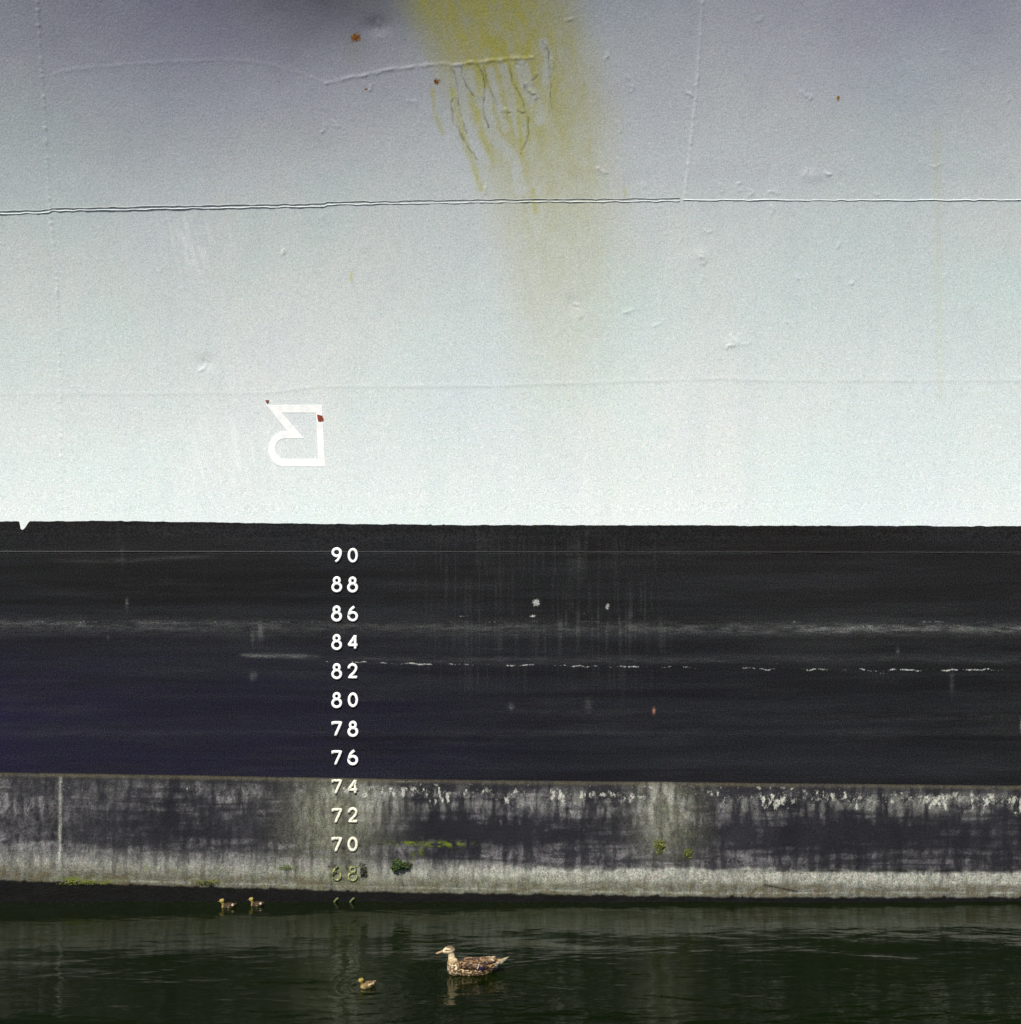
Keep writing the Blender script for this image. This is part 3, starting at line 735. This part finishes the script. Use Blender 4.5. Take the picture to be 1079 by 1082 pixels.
def fuse(bm, voxel, smooth):
    me = bpy.data.meshes.new('tmp'); bm.to_mesh(me)
    o = bpy.data.objects.new('tmp', me); scn.collection.objects.link(o)
    r = o.modifiers.new('r', 'REMESH'); r.mode = 'VOXEL'; r.voxel_size = voxel; r.use_smooth_shade = True
    s = o.modifiers.new('s', 'SMOOTH'); s.iterations = smooth; s.factor = .5
    dg = bpy.context.evaluated_depsgraph_get()
    m2 = bpy.data.meshes.new_from_object(o.evaluated_get(dg))
    bpy.data.objects.remove(o); bpy.data.meshes.remove(me)
    for p in m2.polygons: p.use_smooth = True
    return m2

def vcol(me, fn):
    n = len(me.vertices); co = np.empty(n * 3, np.float32); me.vertices.foreach_get('co', co); co = co.reshape(-1, 3).astype(float)
    c, pat = fn(co[:, 0], co[:, 1], co[:, 2])
    a = me.attributes.new('tone', 'FLOAT_COLOR', 'POINT')
    a.data.foreach_set('color', np.concatenate([c, np.ones((n, 1))], 1).astype(np.float32).ravel())
    put_attr(me, 'pattern', pat)

def mat_feather(name, scale, dark):
    m = NM(name)
    v = m.voro(scale, (1, 1, 1.7)); f = m.rng(v, .50, .70)
    f = m.math('MULTIPLY', m.math('SUBTRACT', 1.0, f), m.attr('pattern'), clamp=True)
    n = m.noise(scale * 2, (1, 1, 1), 2)
    f = m.math('MULTIPLY', f, m.rng(n, .3, .6, .75, 1.3), clamp=True)
    c = m.mix(f, m.cattr('tone'), dark)
    m.setp(Base_Color=c, Roughness=.75, Specular_IOR_Level=.2); m.bump(v, .5, .004)
    return m.m
M_fea = mat_feather('mottled brown feathers', 78, (.04, .02, .013))
M_wing = mat_feather('brown wing feathers', 62, (.03, .016, .012))
M_bill = simple('orange brown bill', (.30, .20, .11), .4, .1)
M_eye = NM('dark eye').setp(Base_Color=(.006, .005, .004), Roughness=.08).m
M_white_f = simple('white wing bar feathers', (.8, .78, .72), .6)
M_blue = simple('blue violet wing patch', (.045, .03, .11), .35)

def mixc(a, b, f): return a * (1 - f[:, None]) + np.array(b)[None, :] * f[:, None]

def duck(loc):
    t = empty('duck', loc)
    tag(t, 'brown mottled mother duck swimming to the left on the dark water, the largest bird', 'duck')
    bm = bmesh.new()
    ellipsoid(bm, (0.0, 0, .020), (.128, .064, .057), (0, R(-2), 0))
    ellipsoid(bm, (.065, 0, .036), (.095, .052, .046), (0, R(-14), 0))
    ellipsoid(bm, (.128, 0, .058), (.055, .032, .018), (0, R(-22), 0))
    ellipsoid(bm, (-.100, 0, .026), (.058, .054, .050))
    ellipsoid(bm, (-.122, 0, .058), (.036, .034, .042), (0, R(10), 0))
    ellipsoid(bm, (-.129, 0, .092), (.022, .021, .040))
    ellipsoid(bm, (-.133, 0, .122), (.0205, .0195, .032), (0, R(-8), 0))
    ellipsoid(bm, (-.144, 0, .147), (.0345, .0265, .0270), (0, R(-12), 0))
    ellipsoid(bm, (-.168, 0, .141), (.018, .018, .016), (0, R(-22), 0))
    me = fuse(bm, .0032, 5)
    def tone(x, y, z):
        c = np.tile(np.array([.33, .205, .085]), (len(x), 1))
        c = mixc(c, (.60, .48, .30), ss(.10, .05, z) * ss(-.05, -.10, x) * .8)
        c = mixc(c, (.52, .40, .22), ss(.055, .03, z) * ss(-.09, -.06, x) * .6)
        c = mixc(c, (.64, .52, .33), ss(.075, .10, z) * ss(-.085, -.105, x))           # neck and cheek
        crown = ss(.158, .166, z + .15 * (x + .145)) * ss(-.10, -.12, x)
        stripe = ss(.0045, .002, np.abs(z - (.1515 + .12 * (x + .16)))) * ss(-.115, -.125, x) * ss(.012, .016, np.abs(y))
        c = mixc(c, (.07, .035, .025), np.clip(crown + stripe, 0, 1) * .9)
        c = mixc(c, (.72, .66, .54), ss(.11, .16, x) * ss(.075, .055, z - (x - .13) * .3))
        pat = np.where(x < -.085, ss(.10, .06, z) * .75 + .12, 1.0)
        pat = pat * (1 - .5 * ss(.12, .16, x))
        return c, pat
    vcol(me, tone); link('body', me, M_fea, t)
    # bill
    bm = bmesh.new(); rings_ = []
    for q, (bx, bz, hw, hh) in enumerate([(-.160, .1475, .010, .0100), (-.174, .1450, .0092, .0078), (-.188, .1380, .0098, .0082), (-.203, .1330, .0112, .0068), (-.216, .1290, .0115, .0058), (-.2245, .1270, .0080, .0036)]):
        rings_.append([bm.verts.new((bx, hw * math.cos(a), bz + hh * math.sin(a))) for a in np.linspace(0, 2 * math.pi, 13)[:-1]])
    for A, B in zip(rings_[:-1], rings_[1:]):
        for j in range(12): bm.faces.new((A[j], A[(j + 1) % 12], B[(j + 1) % 12], B[j])).smooth = True
    bm.faces.new(rings_[-1]); bmesh.ops.recalc_face_normals(bm, faces=bm.faces)
    me = bpy.data.meshes.new('mesh'); bm.to_mesh(me); link('bill', me, M_bill, t)
    for s in (-1, 1):
        bm = bmesh.new(); ellipsoid(bm, (-.1600, .0228 * s, .1535), (.0040, .0030, .0040), seg_=12)
        for f in bm.faces: f.smooth = True
        me = bpy.data.meshes.new('mesh'); bm.to_mesh(me); link('eye', me, M_eye, t)
    # wings: layered feathers folded along the flank
    for s in (-1, 1):
        bm = bmesh.new()
        ellipsoid(bm, (.005, .049 * s, .055), (.088, .019, .029), (R(-14 * s), R(3), 0))
        ellipsoid(bm, (.075, .036 * s, .073), (.060, .014, .018), (R(-14 * s), R(-7), R(-6 * s)))
        ellipsoid(bm, (.098, .024 * s, .082), (.044, .010, .010), (0, R(-14), R(-6 * s)))
        me = fuse(bm, .0034, 3)
        def wt(x, y, z):
            c = np.tile(np.array([.22, .135, .07]), (len(x), 1))
            c = mixc(c, (.42, .31, .19), ss(.06, .09, x) * ss(.07, .085, z))
            c = mixc(c, (.12, .07, .05), ss(.075, .11, x) * ss(.085, .07, z))
            return c, 1.0 - .35 * ss(.06, .10, x) * ss(.07, .085, z)
        vcol(me, wt); wing = link('wing', me, M_wing, t)
        for nm, mat, x0, x1, zz0, zz1, yo in (('wing_bar', M_white_f, .020, .033, .046, .072, .0032), ('wing_patch', M_blue, .032, .060, .040, .058, .0026)):
            bm = bmesh.new(); N_ = 7; vt = []
            for i in range(N_ + 1):
                row = []
                for j in range(4):
                    ff = i / N_; zz = zz0 + (zz1 - zz0) * ff
                    xx = x0 + (x1 - x0) * (j / 3 if nm == 'wing_patch' else ff * .7 + j / 3 * .35)
                    # lay it on the wing ellipsoid
                    q = max(0, 1 - ((xx - .005) / .088) ** 2 - ((zz - .058) / .031) ** 2)
                    yy = (.050 + .020 * math.sqrt(q) - (zz - .058) * .25 + yo) * s
                    row.append(bm.verts.new((xx, yy, zz)))
                vt.append(row)
            for i in range(N_):
                for j in range(3): bm.faces.new((vt[i][j], vt[i][j + 1], vt[i + 1][j + 1], vt[i + 1][j]))
            bmesh.ops.solidify(bm, geom=bm.faces[:], thickness=.002)
            bmesh.ops.recalc_face_normals(bm, faces=bm.faces)
            me = bpy.data.meshes.new('mesh'); bm.to_mesh(me); link(nm, me, mat, wing)
    # tail fan of pointed feathers
    bm = bmesh.new()
    for i in range(9):
        a = R(-12 + 3 * i); z0_ = .058 + .0022 * (4 - abs(i - 4))
        b = Vector((.135, .011 * (i - 4) / 4, z0_)); d = Vector((math.cos(a) * .082, math.sin(a) * .082, .030 - .004 * abs(i - 4)))
        d = d * (1 - .13 * abs(i - 4))
        sdir = Vector((-math.sin(a), math.cos(a), 0)) * .005
        up = Vector((0, 0, .0016))
        for k, (A, B) in enumerate(((b, b + d * .6), )):
            p = [b - sdir, b + sdir, b + d * .65 + sdir, b + d, b + d * .65 - sdir]
            top = [bm.verts.new(q + up) for q in p]; bot = [bm.verts.new(q - up) for q in p]
            bm.faces.new(top); bm.faces.new(list(reversed(bot)))
            for j in range(5): bm.faces.new((top[j], bot[j], bot[(j + 1) % 5], top[(j + 1) % 5]))
    bmesh.ops.recalc_face_normals(bm, faces=bm.faces)
    me = bpy.data.meshes.new('mesh'); bm.to_mesh(me)
    link('tail', me, simple('pale tail feathers', (.46, .38, .26), .75, .45, 60), t)
    return t
dk = duck((P_duck.x, P_duck.y, 0)); dk.rotation_euler = (0, 0, R(4)); dk.scale = (.97, .93, .93)

M_down = mat_feather('duckling down', 120, (.04, .022, .01))
def duckling(pale=False):
    t = empty('duckling', (0, 0, 0))
    bm = bmesh.new()
    ellipsoid(bm, (.004, 0, .010), (.048, .028, .024), (0, R(-6), 0), 20)
    ellipsoid(bm, (.042, 0, .020), (.020, .014, .009), (0, R(-25), 0), 16)
    ellipsoid(bm, (-.033, 0, .026), (.0105, .0105, .020), (0, R(-12), 0), 16)
    ellipsoid(bm, (-.040, 0, .047), (.0170, .0155, .0165), (0, R(-10), 0), 20)
    me = fuse(bm, .0022, 3)
    def tone(x, y, z):
        c = np.tile(np.array([.20, .13, .055] if pale else [.030, .018, .009]), (len(x), 1))
        c = mixc(c, (.40, .31, .07), ss(.024, .034, z) * ss(-.022, -.030, x))
        c = mixc(c, (.34, .26, .08), ss(-.026, -.038, x) * ss(.03, .02, z))
        c = mixc(c, (.10, .07, .025), ss(.058, .062, z - .2 * (x + .04)) * ss(-.02, -.026, x))
        c = mixc(c, (.85, .75, .55), np.clip(ss(.0085, .006, np.hypot(x - .030, z - .022)) * ss(.006, .012, np.abs(y)), 0, 1))
        c = mixc(c, (.68, .58, .36), np.clip(ss(.0085, .005, np.hypot(x - .004, (z - .012) * 1.3)) * ss(.008, .014, np.abs(y)), 0, 1) * .8)
        c = mixc(c, (.62, .50, .25), ss(.010, .002, z) * (.6 if pale else .12))
        pat = np.where(x < -.02, .25, .6)
        return c, pat
    vcol(me, tone); body = link('body', me, M_down, t)
    bm = bmesh.new(); ellipsoid(bm, (-.061, 0, .0435), (.0095, .0052, .0028), (0, R(-14), 0), 12)
    for f in bm.faces: f.smooth = True
    me = bpy.data.meshes.new('mesh'); bm.to_mesh(me); link('bill', me, simple('small dark bill', (.10, .06, .03), .4), t)
    for s in (-1, 1):
        bm = bmesh.new(); ellipsoid(bm, (-.0475, .0128 * s, .0490), (.0023, .0018, .0023), seg_=10)
        me = bpy.data.meshes.new('mesh'); bm.to_mesh(me); link('eye', me, M_eye, t)
        bm = bmesh.new(); ellipsoid(bm, (.008, .0245 * s, .018), (.016, .005, .007), (0, R(-12), 0), 12)
        for f in bm.faces: f.smooth = True
        me = bpy.data.meshes.new('mesh'); bm.to_mesh(me); link('wing', me, simple('tiny downy wing', (.50, .38, .2) if pale else (.07, .045, .022), .8, .2), t)
    return t
def copy_tree(o, parent=None):
    c = o.copy(); scn.collection.objects.link(c)
    if parent: c.parent = parent
    for ch in [q for q in bpy.data.objects if q.parent == o]: copy_tree(ch, c)
    return c
dA = duckling()
dB = copy_tree(dA); dC = duckling(True)
for o, p, rz, sc_, lb in ((dA, P_d1, 6, 1.02, 'dark yellow headed duckling beside the hull, left of the pair'),
                          (dB, P_d2, -4, .95, 'dark yellow headed duckling beside the hull, right of the pair'),
                          (dC, P_dl, 32, .95, 'pale speckled duckling swimming alone in open water left of the mother duck')):
    o.location = (p.x, p.y, -.005); o.rotation_euler = (0, 0, R(rz)); o.scale = (sc_,) * 3
    tag(o, lb, 'duckling', 'ducklings on the water')
